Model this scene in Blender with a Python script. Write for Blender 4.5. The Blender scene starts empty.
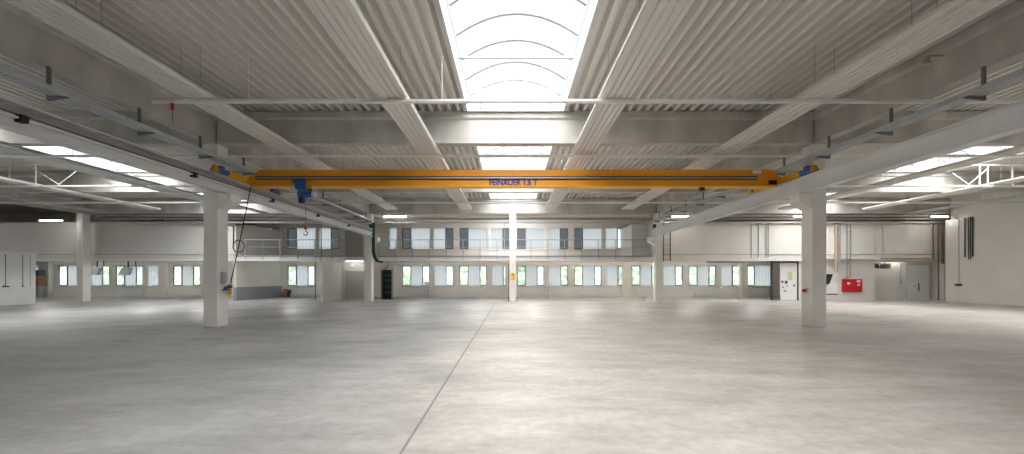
import bpy, bmesh, math, random
from math import pi, sin, cos, radians
from mathutils import Vector
random.seed(7)
S = bpy.context.scene
C = S.collection
# ------------------------------------------------------------------ materials
MATS = {}
def mat(name, col, rough=0.6, metal=0.0, nscale=3.0, namt=0.12, stretch=(1, 1, 1), bump=0.0, spec=0.4, fine=0.0):
    m = bpy.data.materials.new(name); m.use_nodes = True
    nt = m.node_tree; N = nt.nodes; L = nt.links
    b = N['Principled BSDF']
    b.inputs['Roughness'].default_value = rough
    b.inputs['Metallic'].default_value = metal
    b.inputs['Specular IOR Level'].default_value = spec
    tc = N.new('ShaderNodeNewGeometry')
    mp = N.new('ShaderNodeMapping'); mp.inputs['Scale'].default_value = stretch
    L.new(tc.outputs['Position'], mp.inputs['Vector'])
    nz = N.new('ShaderNodeTexNoise'); nz.inputs['Scale'].default_value = nscale; nz.inputs['Detail'].default_value = 5
    L.new(mp.outputs[0], nz.inputs['Vector'])
    rp = N.new('ShaderNodeValToRGB')
    rp.color_ramp.elements[0].position = 0.3; rp.color_ramp.elements[1].position = 0.7
    rp.color_ramp.elements[0].color = (*[c * (1 - namt) for c in col], 1)
    rp.color_ramp.elements[1].color = (*[min(1, c * (1 + namt * .6)) for c in col], 1)
    L.new(nz.outputs['Fac'], rp.inputs['Fac'])
    L.new(rp.outputs['Color'], b.inputs['Base Color'])
    if bump:
        n2 = N.new('ShaderNodeTexNoise'); n2.inputs['Scale'].default_value = nscale * 8
        L.new(mp.outputs[0], n2.inputs['Vector'])
        bp = N.new('ShaderNodeBump'); bp.inputs['Strength'].default_value = bump; bp.inputs['Distance'].default_value = .01
        L.new(n2.outputs['Fac'], bp.inputs['Height']); L.new(bp.outputs[0], b.inputs['Normal'])
    MATS[name] = m
    return m

M = {}
M['concrete'] = mat('raw_concrete', (.54, .52, .485), .85, nscale=1.3, namt=.22, stretch=(1, 1, .5), bump=.15)
M['column'] = mat('painted_column', (.86, .84, .80), .65, nscale=1.5, namt=.06)
M['deck'] = mat('ceiling_deck', (.72, .695, .655), .5, nscale=.6, namt=.08, stretch=(1, .3, 1))
M['wall'] = mat('wall_paint', (.73, .71, .675), .8, nscale=.7, namt=.05)
M['cream'] = mat('cream_wall', (.85, .82, .77), .8, nscale=.7, namt=.06)
M['greydado'] = mat('grey_dado', (.30, .31, .34), .6, nscale=1, namt=.08)
M['white'] = mat('white_steel', (.82, .82, .80), .4, nscale=2, namt=.04)
M['panel'] = mat('heater_white', (.70, .68, .64), .45, nscale=1.5, namt=.05, stretch=(1, .2, 1))
M['runway'] = mat('runway_grey_white', (.74, .755, .76), .45, nscale=1.2, namt=.08)
M['galv'] = mat('galvanised', (.42, .45, .475), .45, .35, nscale=5, namt=.15)
M['duct'] = mat('grey_duct', (.27, .27, .265), .5, nscale=4, namt=.06)  # grey for the strip that paints shade on the left runway web
M['tray'] = mat('tray_zinc', (.50, .53, .56), .45, .12, nscale=5, namt=.1)
M['bracket'] = mat('bracket_steel', (.19, .195, .20), .5, .3, nscale=4, namt=.1)
M['dark'] = mat('dark_steel', (.06, .06, .065), .5, nscale=4, namt=.1)
M['frame'] = mat('anthracite_frame', (.10, .115, .13), .45, nscale=4, namt=.08)
M['black'] = mat('black_rubber', (.018, .018, .02), .5, nscale=4, namt=.1)
M['orange'] = mat('crane_orange', (.86, .34, .018), .42, nscale=1.5, namt=.05)
M['yellow'] = mat('crane_yellow', (.9, .46, .01), .42, nscale=1.5, namt=.05)
M['brass'] = mat('gearbox_ochre', (.55, .27, .03), .45, nscale=3, namt=.1)
M['signyellow'] = mat('sign_yellow', (.9, .58, .06), .5, nscale=3, namt=.03)
M['blue'] = mat('motor_blue', (.02, .10, .36), .4, nscale=4, namt=.1)
M['purple'] = mat('lettering_violet', (.09, .06, .24), .5, nscale=4, namt=.05)
M['red'] = mat('fire_red', (.62, .015, .02), .4, nscale=3, namt=.06)
M['hookred'] = mat('hook_block_red', (.42, .08, .03), .45, nscale=3, namt=.1)
M['wood'] = mat('brown_wood', (.30, .16, .08), .6, nscale=3, namt=.25, stretch=(1, 1, 6))
M['pipe'] = mat('beige_pipe', (.52, .43, .34), .5, nscale=2, namt=.1)
M['brownpipe'] = mat('brown_pipe', (.23, .15, .10), .5, nscale=2, namt=.1)
M['greydoor'] = mat('grey_door', (.52, .52, .50), .5, nscale=1.5, namt=.04)
M['bluedoor'] = mat('pale_grey_door', (.82, .85, .88), .5, nscale=1.5, namt=.04)
M['green'] = mat('dark_green_cable', (.015, .07, .05), .5, nscale=5, namt=.2)
M['leaf'] = mat('leaf_green', (.24, .32, .15), .7, nscale=2.5, namt=.4)
M['bark'] = mat('bark', (.16, .11, .07), .9, nscale=6, namt=.3)
M['paving'] = mat('pale_paving', (.58, .57, .54), .9, nscale=1, namt=.1)
M['alu'] = mat('aluminium', (.62, .64, .66), .4, .3, nscale=3, namt=.06)

def mix_glass(name, transp, other, fac, kind, rough=.05):
    m = bpy.data.materials.new(name); m.use_nodes = True
    nt = m.node_tree; N = nt.nodes; L = nt.links
    for n in list(N):
        if n.type != 'OUTPUT_MATERIAL': N.remove(n)
    out = [n for n in N][0]
    t = N.new('ShaderNodeBsdfTransparent'); t.inputs[0].default_value = (*transp, 1)
    o = N.new(kind); o.inputs[0].default_value = (*other, 1)
    mx = N.new('ShaderNodeMixShader'); mx.inputs[0].default_value = fac
    L.new(t.outputs[0], mx.inputs[1]); L.new(o.outputs[0], mx.inputs[2]); L.new(mx.outputs[0], out.inputs[0])
    return m
M['skyglaze'] = mix_glass('skylight_sheet', (.95, .96, .97), (.9, .92, .94), .045, 'ShaderNodeBsdfTranslucent')
M['gable'] = mix_glass('gable_sheet', (.9, .92, .93), (.9, .92, .94), .3, 'ShaderNodeBsdfTranslucent')
M['bow'] = mat('bow_grey', (.24, .25, .265), .5, nscale=3, namt=.06)
M['curb'] = mat('curb_white', (.62, .62, .61), .5, nscale=3, namt=.06)
M['clear'] = mix_glass('clear_pane', (.86, .92, .92), (.8, .86, .9), .2, 'ShaderNodeBsdfTranslucent')
M['tint'] = mix_glass('dark_pane', (.38, .40, .425), (.27, .28, .29), .4, 'ShaderNodeBsdfDiffuse')
def frosted():
    m = bpy.data.materials.new('frosted_channel_glass'); m.use_nodes = True
    nt = m.node_tree; N = nt.nodes; L = nt.links
    for n in list(N):
        if n.type != 'OUTPUT_MATERIAL': N.remove(n)
    out = [n for n in N][0]
    g = N.new('ShaderNodeNewGeometry'); sx = N.new('ShaderNodeSeparateXYZ'); L.new(g.outputs['Position'], sx.inputs[0])
    mu = N.new('ShaderNodeMath'); mu.operation = 'MULTIPLY'; mu.inputs[1].default_value = 1 / .262; L.new(sx.outputs[0], mu.inputs[0])
    fr = N.new('ShaderNodeMath'); fr.operation = 'FRACT'; L.new(mu.outputs[0], fr.inputs[0])
    rp = N.new('ShaderNodeValToRGB'); e = rp.color_ramp.elements
    e[0].position = 0; e[0].color = (.36, .38, .40, 1); e[1].position = .16; e[1].color = (.62, .65, .68, 1)
    L.new(fr.outputs[0], rp.inputs[0])
    t = N.new('ShaderNodeBsdfTranslucent'); L.new(rp.outputs[0], t.inputs[0])
    d = N.new('ShaderNodeBsdfDiffuse'); d.inputs[0].default_value = (.7, .72, .74, 1)
    mx = N.new('ShaderNodeMixShader'); mx.inputs[0].default_value = .25
    L.new(t.outputs[0], mx.inputs[1]); L.new(d.outputs[0], mx.inputs[2]); L.new(mx.outputs[0], out.inputs[0])
    return m
M['frosted'] = frosted()
def emit(name, col, st):
    m = bpy.data.materials.new(name); m.use_nodes = True
    b = m.node_tree.nodes['Principled BSDF']
    b.inputs['Base Color'].default_value = (.9, .9, .9, 1)
    b.inputs['Emission Color'].default_value = (*col, 1); b.inputs['Emission Strength'].default_value = st
    return m
M['lamp'] = emit('lit_tube', (1, .97, .9), 5)

M['batten'] = emit('batten_tube', (1, .97, .93), 34)  # tubes of the added fill lamps under the gallery
def floor_mat():
    m = bpy.data.materials.new('power_floated_concrete'); m.use_nodes = True
    nt = m.node_tree; N = nt.nodes; L = nt.links; b = N['Principled BSDF']
    g = N.new('ShaderNodeNewGeometry'); sx = N.new('ShaderNodeSeparateXYZ'); L.new(g.outputs['Position'], sx.inputs[0])
    def mp(sc, rot=0):
        n = N.new('ShaderNodeMapping'); n.inputs['Scale'].default_value = sc; n.inputs['Rotation'].default_value = (0, 0, rot)
        L.new(g.outputs['Position'], n.inputs['Vector']); return n
    def noise(v, s, d=5, r=.55):
        n = N.new('ShaderNodeTexNoise'); n.inputs['Scale'].default_value = s; n.inputs['Detail'].default_value = d; n.inputs['Roughness'].default_value = r
        L.new(v.outputs[0], n.inputs['Vector']); return n
    def ramp(src, p0, c0, p1, c1):
        r = N.new('ShaderNodeValToRGB'); e = r.color_ramp.elements
        e[0].position, e[0].color, e[1].position, e[1].color = p0, (*c0, 1), p1, (*c1, 1)
        L.new(src, r.inputs[0]); return r
    def mixc(a, c, f, mode='MIX'):
        x = N.new('ShaderNodeMix'); x.data_type = 'RGBA'; x.blend_type = mode
        if isinstance(f, float): x.inputs[0].default_value = f
        else: L.new(f, x.inputs[0])
        L.new(a, x.inputs[6]); L.new(c, x.inputs[7]); return x.outputs[2]
    big = noise(mp((1, .7, 1)), .22, 4)
    left = ramp(big.outputs['Fac'], .35, (.31, .313, .318), .65, (.43, .427, .42))
    right = ramp(big.outputs['Fac'], .35, (.52, .485, .445), .65, (.63, .595, .555))
    # slabs poured at different times: cooler grey left of the joint, lighter and warmer to its right, ragged strip beside it
    wob = noise(mp((1, 1, 1)), .45, 6)
    ad = N.new('ShaderNodeMath'); ad.operation = 'MULTIPLY_ADD'; ad.inputs[1].default_value = 3.2
    L.new(wob.outputs['Fac'], ad.inputs[0]); L.new(sx.outputs[0], ad.inputs[2])
    side = ramp(ad.outputs[0], 0, (0, 0, 0), 1, (1, 1, 1))
    mr = N.new('ShaderNodeMapRange'); mr.inputs['From Min'].default_value = -1.2; mr.inputs['From Max'].default_value = 1.0
    L.new(ad.outputs[0], mr.inputs['Value'])
    col = mixc(left.outputs[0], right.outputs[0], mr.outputs[0])
    # trowel streaks and stains
    st = noise(mp((.55, 1.5, 1), .65), 1.5, 8, .68)
    str_ = ramp(st.outputs['Fac'], .3, (.74, .735, .73), .68, (1.12, 1.12, 1.115))
    col = mixc(col, str_.outputs[0], 1.0, 'MULTIPLY')
    fi = noise(mp((1, 1, 1)), 7, 6, .7)
    fir = ramp(fi.outputs['Fac'], .3, (.82, .815, .81), .62, (1.05, 1.05, 1.05))
    col = mixc(col, fir.outputs[0], 1.0, 'MULTIPLY')
    pt = noise(mp((.7, 1.0, 1), -.2), .42, 6, .6)
    ptr = ramp(pt.outputs['Fac'], .36, (1.1, 1.1, 1.1), .66, (.80, .795, .785))
    col = mixc(col, ptr.outputs[0], 1.0, 'MULTIPLY')
    L.new(col, b.inputs['Base Color'])
    rr = N.new('ShaderNodeMapRange'); rr.inputs['From Min'].default_value = .3; rr.inputs['From Max'].default_value = .7
    rr.inputs['To Min'].default_value = .30; rr.inputs['To Max'].default_value = .52
    L.new(wob.outputs['Fac'], rr.inputs['Value']); L.new(rr.outputs[0], b.inputs['Roughness'])
    b.inputs['Specular IOR Level'].default_value = .45
    bp = N.new('ShaderNodeBump'); bp.inputs['Strength'].default_value = .08; bp.inputs['Distance'].default_value = .01
    L.new(fi.outputs['Fac'], bp.inputs['Height']); L.new(bp.outputs[0], b.inputs['Normal'])
    return m
M['floor'] = floor_mat()
M['joint'] = mat('joint_sealant', (.26, .255, .245), .7, nscale=2, namt=.2)

# ------------------------------------------------------------------ mesh helpers
class MB:
    def __init__(s): s.v = []; s.f = []; s.smooth = []
    def add(s, vs, fs, sm=False):
        b = len(s.v); s.v += [tuple(v) for v in vs]
        for f in fs: s.f.append(tuple(i + b for i in f)); s.smooth.append(sm)
        return s
    def box(s, x0, x1, y0, y1, z0, z1, ch=0.0):
        if ch <= 0:
            v = [(x, y, z) for z in (z0, z1) for y in (y0, y1) for x in (x0, x1)]
            return s.add(v, [(0, 2, 3, 1), (4, 5, 7, 6), (0, 1, 5, 4), (2, 6, 7, 3), (0, 4, 6, 2), (1, 3, 7, 5)])
        bm = bmesh.new()
        bmesh.ops.create_cube(bm, size=1)
        for v in bm.verts:
            v.co = Vector(((x0 + x1) / 2 + v.co.x * (x1 - x0), (y0 + y1) / 2 + v.co.y * (y1 - y0), (z0 + z1) / 2 + v.co.z * (z1 - z0)))
        bmesh.ops.bevel(bm, geom=bm.edges[:], offset=ch, segments=1, affect='EDGES')
        bm.verts.index_update()
        s.add([v.co[:] for v in bm.verts], [[v.index for v in f.verts] for f in bm.faces]); bm.free()
        return s
    def prism(s, prof, axis, a, b):          # prof: closed 2-D outline; extruded from a to b along axis
        n = len(prof)
        def P(p, t):
            return {'x': (t, p[0], p[1]), 'y': (p[0], t, p[1]), 'z': (p[0], p[1], t)}[axis]
        v = [P(p, a) for p in prof] + [P(p, b) for p in prof]
        f = [tuple(range(n))[::-1], tuple(range(n, 2 * n))] + [(i, (i + 1) % n, (i + 1) % n + n, i + n) for i in range(n)]
        return s.add(v, f)
    def tube(s, pts, r, n=8, r2=None):
        pts = [Vector(p) for p in pts]; rings = []
        for i, p in enumerate(pts):
            d = (pts[min(i + 1, len(pts) - 1)] - pts[max(i - 1, 0)]).normalized()
            up = Vector((0, 0, 1)) if abs(d.z) < .9 else Vector((1, 0, 0))
            a = d.cross(up).normalized(); c = d.cross(a)
            rr = r if r2 is None else r + (r2 - r) * i / (len(pts) - 1)
            rings.append([p + (a * cos(2 * pi * k / n) + c * sin(2 * pi * k / n)) * rr for k in range(n)])
        v = [q for R in rings for q in R]; f = []
        for i in range(len(rings) - 1):
            for k in range(n): f.append((i * n + k, i * n + (k + 1) % n, (i + 1) * n + (k + 1) % n, (i + 1) * n + k))
        s.add(v, f, True)
        m = len(rings) - 1
        return s.add(rings[0] + rings[m], [tuple(range(n))[::-1], tuple(range(n, 2 * n))])
    def build(s, name, m, parent=None):
        me = bpy.data.meshes.new(name); me.from_pydata(s.v, [], s.f)
        me.polygons.foreach_set('use_smooth', s.smooth); me.materials.append(m)
        bm = bmesh.new(); bm.from_mesh(me); bmesh.ops.recalc_face_normals(bm, faces=bm.faces); bm.to_mesh(me); bm.free()
        o = bpy.data.objects.new(name, me); C.objects.link(o)
        if parent is not None:
            o.parent = parent; o.matrix_parent_inverse.identity()
            # geometry is authored in world space: bring it into the parent's frame
            w = world(parent)
            if w.length > 0: me.transform(__import__('mathutils').Matrix.Translation(-w))
        return o
def world(o):
    w = Vector((0, 0, 0))
    while o is not None: w = w + o.location; o = o.parent
    return w
def B(*a, **k): return MB().box(*a, **k)
def tag(o, label=None, cat=None, group=None, kind=None):
    if label: o['label'] = label
    if cat: o['category'] = cat
    if group: o['group'] = group
    if kind: o['kind'] = kind
    return o
def thing(name, loc, label, cat, group=None, kind=None):
    o = bpy.data.objects.new(name, None); C.objects.link(o); o.location = loc; o.empty_display_size = .2
    return tag(o, label, cat, group, kind)
def struct(name, mb, m, parent=None): return tag(mb.build(name, m, parent), kind='structure')
def copy_part(o, parent, loc):
    c = o.copy(); C.objects.link(c); c.parent = parent; c.location = loc; return c

# ------------------------------------------------------------------ main measures (metres, camera at the origin, 1.6 m up)
XL, XR, XW, XO = -9.8, 10.05, 29.4, -29.3
XE = 30.95      # column lines, right wall, outer left column line
XFAR, YF, YB = -49.5, -9.0, 36.7               # far left wall, front wall, window wall
BEAMS = [14.2, 22.2, 29.6]                     # front faces of the cross beams
ZB, ZT = 5.99, 7.0                             # beam underside and top
ZD0, ZD1 = 7.02, 7.23                          # deck ribs
YG = 30.6                                      # gallery front
SKX = [(-18.7, 'left aisle'), (.145, 'middle hall'), (20.35, 'right aisle'), (-39.4, 'outer left aisle')]  # outer left openings are unseen, added to lighten that aisle
SKW = 1.6
SKY = [(-1.2, 6.1), (6.85, 14.05), (14.75, 22.05), (22.75, 29.45)]
SKG = (31.4, 35.4)                             # one more opening over the gallery, middle hall only

# ------------------------------------------------------------------ setting
f = MB().add([(XFAR, YF, 0), (XE, YF, 0), (XE, YB + .3, 0), (XFAR, YB + .3, 0)], [(0, 1, 2, 3)])
fl = struct('floor', f, M['floor'])
tag(B(-1.02, -.993, YF, YB - .4, -.01, .0015).build('floor_joint', M['joint'], fl), 'dark expansion joint')

def ceiling():
    mb = MB(); p = .29
    prof = [(0, 0), (.10, 0), (.14, 1), (.25, 1), (.29, 0)]
    n0 = int(math.floor(XFAR / p)) - 1; n1 = int(math.ceil((XE + .4) / p)) + 1
    holes = []
    for cx, _ in SKX:
        a = round((cx - SKW) / p); b = round((cx + SKW) / p); holes.append((a, b))
    for i in range(n0, n1):
        x = i * p
        inh = any(a <= i < b for a, b in holes)
        segs = [(YF - .3, YB + .4)]
        if inh:
            segs = []; y = YF - .3
            for (a, b) in (SKY[1:3] if i < holes[0][0] - 20 else SKY) + ([SKG] if holes[1][0] <= i < holes[1][1] else []): segs.append((y, a)); y = b
            segs.append((y, YB + .4))
        for (ya, yb) in segs:
            v = []
            for (dx, t) in prof:
                z = ZD0 + t * (ZD1 - ZD0)
                v += [(x + dx, ya, z), (x + dx, yb, z)]
            mb.add(v, [(2 * k, 2 * k + 1, 2 * k + 3, 2 * k + 2) for k in range(4)])
    return struct('ceiling', mb, M['deck']), [(a * p, b * p) for a, b in holes]
ceil_, HX = ceiling()

# window wall
PER, P0 = 4.83, -9.17
def lower_units():
    U = []
    for k in (-6, -5, -4, -2, 0, 1, 2, 3, 4, 5):
        p = P0 + PER * k
        U.append((p, [('c', .76), ('w', .93), ('c', .62)]))
        U.append((p + 2.70, [('w', .97), ('c', .65)]))
    U.append((P0 + PER * 6 + .1, [('c', .64), ('w', 1.40)]))
    U.append((P0 - PER * 7 + 2.3, [('c', .5), ('w', .35)]))
    return sorted(U)
def upper_units():
    U = []
    for k in (-2, 0, 1, 2, 3):
        p = P0 + PER * k
        U.append((p, [('d', .76), ('w', 1.60)]))
        U.append((p + 2.65, [('w', .97), ('l' if k == 3 else 'd', .70)]))
    U.append((P0 - PER * 3 + 2.50, [('w', 1.05), ('d', .62)]))
    U.append((P0 - 1.05, [('w', .62)]))
    return sorted(U)
LZ, UZ = (.93, 2.66), (4.02, 5.82)
LU, UU = lower_units(), upper_units()
wb = MB()
def band(units, z0, z1, wz):
    x = XFAR
    for (p, pan) in units:
        w = sum(a for _, a in pan)
        wb.box(x, p, YB, YB + .3, z0, z1)
        wb.box(p, p + w, YB, YB + .3, z0, wz[0]); wb.box(p, p + w, YB, YB + .3, wz[1], z1)
        x = p + w
    wb.box(x, XE + .3, YB, YB + .3, z0, z1)
band(LU, 0, 3.0, LZ); band(UU, 3.0, 7.4, UZ)
struct('wall_back', wb, M['cream'])
wn = [0]
def window(p, pan, wz, where):
    wn[0] += 1
    w = sum(a for _, a in pan)
    root = thing('window_%d' % wn[0], (p, YB + .1, wz[0]), None, None, kind='structure')
    z0, z1 = wz; t = .05
    x = p
    o = MB(); y0, y1 = YB + .08, YB + .17
    o.box(p, p + w, y0, y1, z0, z0 + .04); o.box(p, p + w, y0, y1, z1 - .04, z1)
    o.box(p, p + .03, y0, y1, z0, z1); o.box(p + w - .03, p + w, y0, y1, z0, z1)
    o.build('frame', M['white'], root)
    for kd, a in pan:
        if kd == 'w':
            B(x + .004, x + a - .004, YB + .12, YB + .135, z0 + .04, z1 - .04).build('frosted_pane', M['frosted'], root)
        else:
            s = MB(); xa, xb = x + .002, x + a - .002; za, zb = z0 + .03, z1 - .03; q = .065; ya, yb = YB + .05, YB + .13
            s.box(xa, xb, ya, yb, za, za + q); s.box(xa, xb, ya, yb, zb - q, zb)
            s.box(xa, xa + q, ya, yb, za + q, zb - q); s.box(xb - q, xb, ya, yb, za + q, zb - q)
            sa = s.build('casement', M['frame'], root)
            B(xa + q, xb - q, YB + .085, YB + .095, za + q, zb - q).build('pane', M['clear' if kd in 'cl' else 'tint'], sa)
            MB().box(xa + .02, xa + .045, ya - .04, ya, (za + zb) / 2 - .07, (za + zb) / 2 + .07).build('handle', M['alu'], sa)
        x += a
    B(p - .05, p + w + .05, YB - .10, YB + .07, z0 - .05, z0 - .002).build('window_sill', M['white'], root)
for p, pan in LU: window(p, pan, LZ, 'lower')
for p, pan in UU: window(p, pan, UZ, 'upper')
# other walls
struct('wall_right', MB().box(XW, XW + .3, YF, 29.5, 0, 5.5).box(XW + .45, XW + .7, YF, 29.5, 5.3, 7.4), M['wall'])
struct('wall_right_end', B(XE, XE + .25, 29.0, YB, 0, 7.4), M['wall'])
struct('wall_right_jog', B(XW + .3, XE, 29.2, 29.45, 0, 7.0), M['wall'])
struct('wall_left', B(XFAR - .3, XFAR, YF, YB, 0, 7.4), M['wall'])
struct('wall_front', B(XFAR, XE, YF - .3, YF, 0, 7.4), M['wall'])
XGL, XGR = -19.3, 10.45
struct('wall_upper_left', B(XFAR, XGL, YG, YG + .2, 2.93, 5.5), M['wall'])
struct('wall_upper_right', B(XGR, XE, YG, YG + .2, 2.93, 5.5), M['cream'])
struct('wall_gallery_left', B(XGL - .2, XGL, YG + .2, YB, 3.12, 5.5), M['wall'])
struct('wall_gallery_right', B(XGR, XGR + .2, YG + .2, YB, 3.12, 6.9), M['wall'])
struct('wall_gallery_box', B(9.2, XGR, 33.2, YB, 3.12, 5.7), M['white'])
struct('floor_gallery', MB().box(XFAR, XE, YG + .25, YB - .01, 2.92, 3.10), M['cream'])
# edge beam of the gallery and the grey edge strip
struct('trim_1', B(XGL, XGR, YG - .05, YG + .24, 2.80, 3.06), M['cream'])
struct('trim_2', B(XGL, XGR, YG - .08, YG + .24, 3.06, 3.17), M['galv'])
struct('trim_3', B(XFAR, XGL - .02, YG - .04, YG - .002, 3.23, 3.27), M['galv'])
struct('trim_4', B(XGR + .02, XE - .01, YG - .04, YG - .002, 3.23, 3.27), M['galv'])
struct('trim_5', B(XFAR, XGL - .21, YG, YG + .2, 2.795, 2.928), M['cream'])
struct('trim_14', B(XGR + .02, 20.4, YG, YG + .2, 2.795, 2.928), M['cream'])
struct('trim_15', B(XW - .012, XW - .001, YF, 29.5, 3.13, 3.15), M['alu'])
# lower right closed wall with a recess
wl = MB().box(20.45, 25.85, 31.0, 31.2, 0, 2.92).box(25.65, 25.85, 31.2, 32.3, 0, 2.92).box(25.85, XE, 32.1, 32.3, 0, 2.92)
wl.box(30.78, XE, 31.0, 31.2, 0, 2.92).box(25.85, 30.78, 31.0, 31.2, 2.74, 2.92)
struct('wall_lower_right', wl, M['wall'])
# wall under the left gallery end, running back to the windows, with a grey dado
struct('wall_under_gallery', B(XGL - .2, XGL, YG + .02, YB - .002, .95, 2.915), M['wall'])
struct('wall_dado', B(XGL - .2, XGL + .008, YG + .02, YB - .002, 0, .95), M['greydado'])
# alcove with the double door
struct('wall_alcove_side', B(-13.05, -12.9, 29.9, 33.4, 0, 2.80), M['wall'])
struct('wall_alcove_back', MB().box(-12.9, -12.62, 33.2, 33.4, 0, 2.9).box(-12.62, -11.28, 33.2, 33.4, 2.15, 2.9).box(-11.28, -10.6, 33.2, 33.4, 0, 2.9), M['wall'])
d = thing('door_1', (-11.95, 33.22, 0), None, None, kind='structure')
MB().box(-12.62, -12.56, 33.17, 33.3, 0, 2.15).box(-11.34, -11.28, 33.17, 33.3, 0, 2.15).box(-12.56, -11.34, 33.17, 33.3, 2.09, 2.15).build('frame', M['greydoor'], d)
for s_, a, b in ((0, -12.555, -11.955), (1, -11.945, -11.345)):
    lf = B(a, b, 33.19, 33.24, .01, 2.085, ch=.004).build('door_leaf', M['greydoor'], d)
    hx = b - .07 if s_ == 0 else a + .07
    MB().tube([(hx, 33.19, 1.05), (hx, 33.14, 1.05), (hx + (-.1 if s_ == 0 else .1), 33.14, 1.05)], .012).build('handle', M['dark'], lf)
# pale double door in the right recess
d = thing('door_2', (29.95, 32.05, 0), None, None, kind='structure')
MB().box(29.02, 29.10, 32.0, 32.098, 0, 2.62).box(30.70, 30.78, 32.0, 32.098, 0, 2.62).box(29.10, 30.70, 32.0, 32.098, 2.54, 2.62).build('frame', M['alu'], d)
lf = B(29.105, 29.76, 32.03, 32.08, .01, 2.535).build('door_leaf', M['bluedoor'], d)
B(29.6, 29.72, 31.99, 32.03, 1.0, 1.04).build('handle', M['dark'], lf)
lf = B(29.77, 30.695, 32.03, 32.08, .01, 2.535).build('door_leaf', M['bluedoor'], d)
B(30.0, 30.17, 32.01, 32.03, 1.15, 1.85).build('vision_panel', M['white'], lf)
B(29.91, 29.97, 31.99, 32.03, .62, 1.2).build('handle', M['dark'], lf)
d = thing('door_3', (-13.2, YB - .05, 3.1), None, None, kind='structure')
MB().box(-13.95, -13.88, YB - .06, YB - .003, 3.102, 5.6).box(-12.52, -12.45, YB - .06, YB - .003, 3.102, 5.6).box(-13.88, -12.52, YB - .06, YB - .003, 5.53, 5.6).build('frame', M['greydoor'], d)
for a_, b_ in ((-13.875, -13.205), (-13.195, -12.525)): B(a_, b_, YB - .05, YB - .004, 3.105, 5.525).build('door_leaf', M['greydoor'], d)
# back-wall pilasters
for i, px in enumerate((-38.8, -29.1, -9.98, -.2, 9.62, 19.45)):
    struct('trim_%d' % (i + 6), B(px - .28, px + .28, YB - .38, YB - .002, 0, 2.91), M['cream'])

# outside
struct('ground_outside', B(-75, 60, YB + .6, 90, -.6, -.25), M['paving'])
def tree(x, y, h, label):
    r = thing('tree', (x, y, -.25), label, 'tree', 'trees outside the windows')
    MB().tube([(x, y, -.25), (x + .1, y, h * .5), (x, y + .1, h * .8)], .16, 8, .07).build('trunk', M['bark'], r)
    mb = MB(); rnd = random.Random(int(x * 10))
    for k in range(22):
        a = rnd.random() * 2 * pi; t = rnd.random(); rr = (1.7 * sin(pi * min(1, .2 + t * .8)) + .3) * rnd.random() ** .5
        c = Vector((x + rr * cos(a), y + rr * sin(a), .35 + t * (h - .35))); s = .28 + rnd.random() * .35
        bm = bmesh.new(); bmesh.ops.create_icosphere(bm, subdivisions=2, radius=s)
        for v in bm.verts: v.co *= .75 + .5 * rnd.random()
        bm.verts.index_update()
        mb.add([(v.co + c)[:] for v in bm.verts], [[v.index for v in f_.verts] for f_ in bm.faces]); bm.free()
    mb.build('crown', M['leaf'], r)
for i, (tx, th) in enumerate(((-37, 4.2), (-31.5, 3.4), (-26.5, 3.8), (-16.5, 3.0), (-10.2, 3.2), (-4.2, 3.7), (1.2, 3.3), (6.4, 3.8), (10.5, 3.4), (14.3, 4.0), (18.0, 3.6), (23, 3.8), (-21.2, 3.9))):
    tree(tx, 41.5 + (i % 2) * 4.6, th * .78, 'leafy green tree outside, behind the %s' % (
        ['windows left of the outer left column', 'windows right of the outer left column', 'windows beside the grey hoods', 'lower windows over the leaning wooden board', 'first windows right of the open switch cabinet',
         'windows above the left white floor pedestal', 'windows just left of the yellow sign column', 'windows above the right white floor pedestal', 'windows left of the far right hall column', 'windows right of the cable ladder',
         'windows left of the white sliding panel', 'window nearest the white sliding panel', 'window next to the grey dado wall'][i]))

# ------------------------------------------------------------------ columns, beams, girders
def column(x, y, label, corbel=0, w=.46, dp=.55, top=ZB - .01):
    r = thing('concrete_column', (x, y + dp / 2, 0), label, 'column', 'hall columns', 'thing')
    B(x - w / 2, x + w / 2, y, y + dp, .002, top, ch=.015).build('shaft', M['column'], r)
    if corbel:
        s = corbel; xi = x + s * (w / 2 + .001); xt = xi + s * .42
        MB().prism([(xi, 4.375), (xt, 4.375), (xt, 4.1), (xi, 3.86)], 'y', y + .02, y + dp - .02).build('corbel', M['column'], r)
    return r
column(XL, 14.2, 'near white concrete column with the crane pendant hooked on it', 1)
column(XR, 14.2, 'near white concrete column with a red emergency button', -1)
column(-9.72, 29.62, 'far white concrete column beside the double grey door alcove', 1)
column(.12, 29.62, 'slim white column in mid hall carrying a yellow sign')
column(10.05, 29.62, 'far white column beside the dark vertical cable ladder', -1)
column(XO, 29.62, 'far white concrete column beside the white partition at left')

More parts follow.
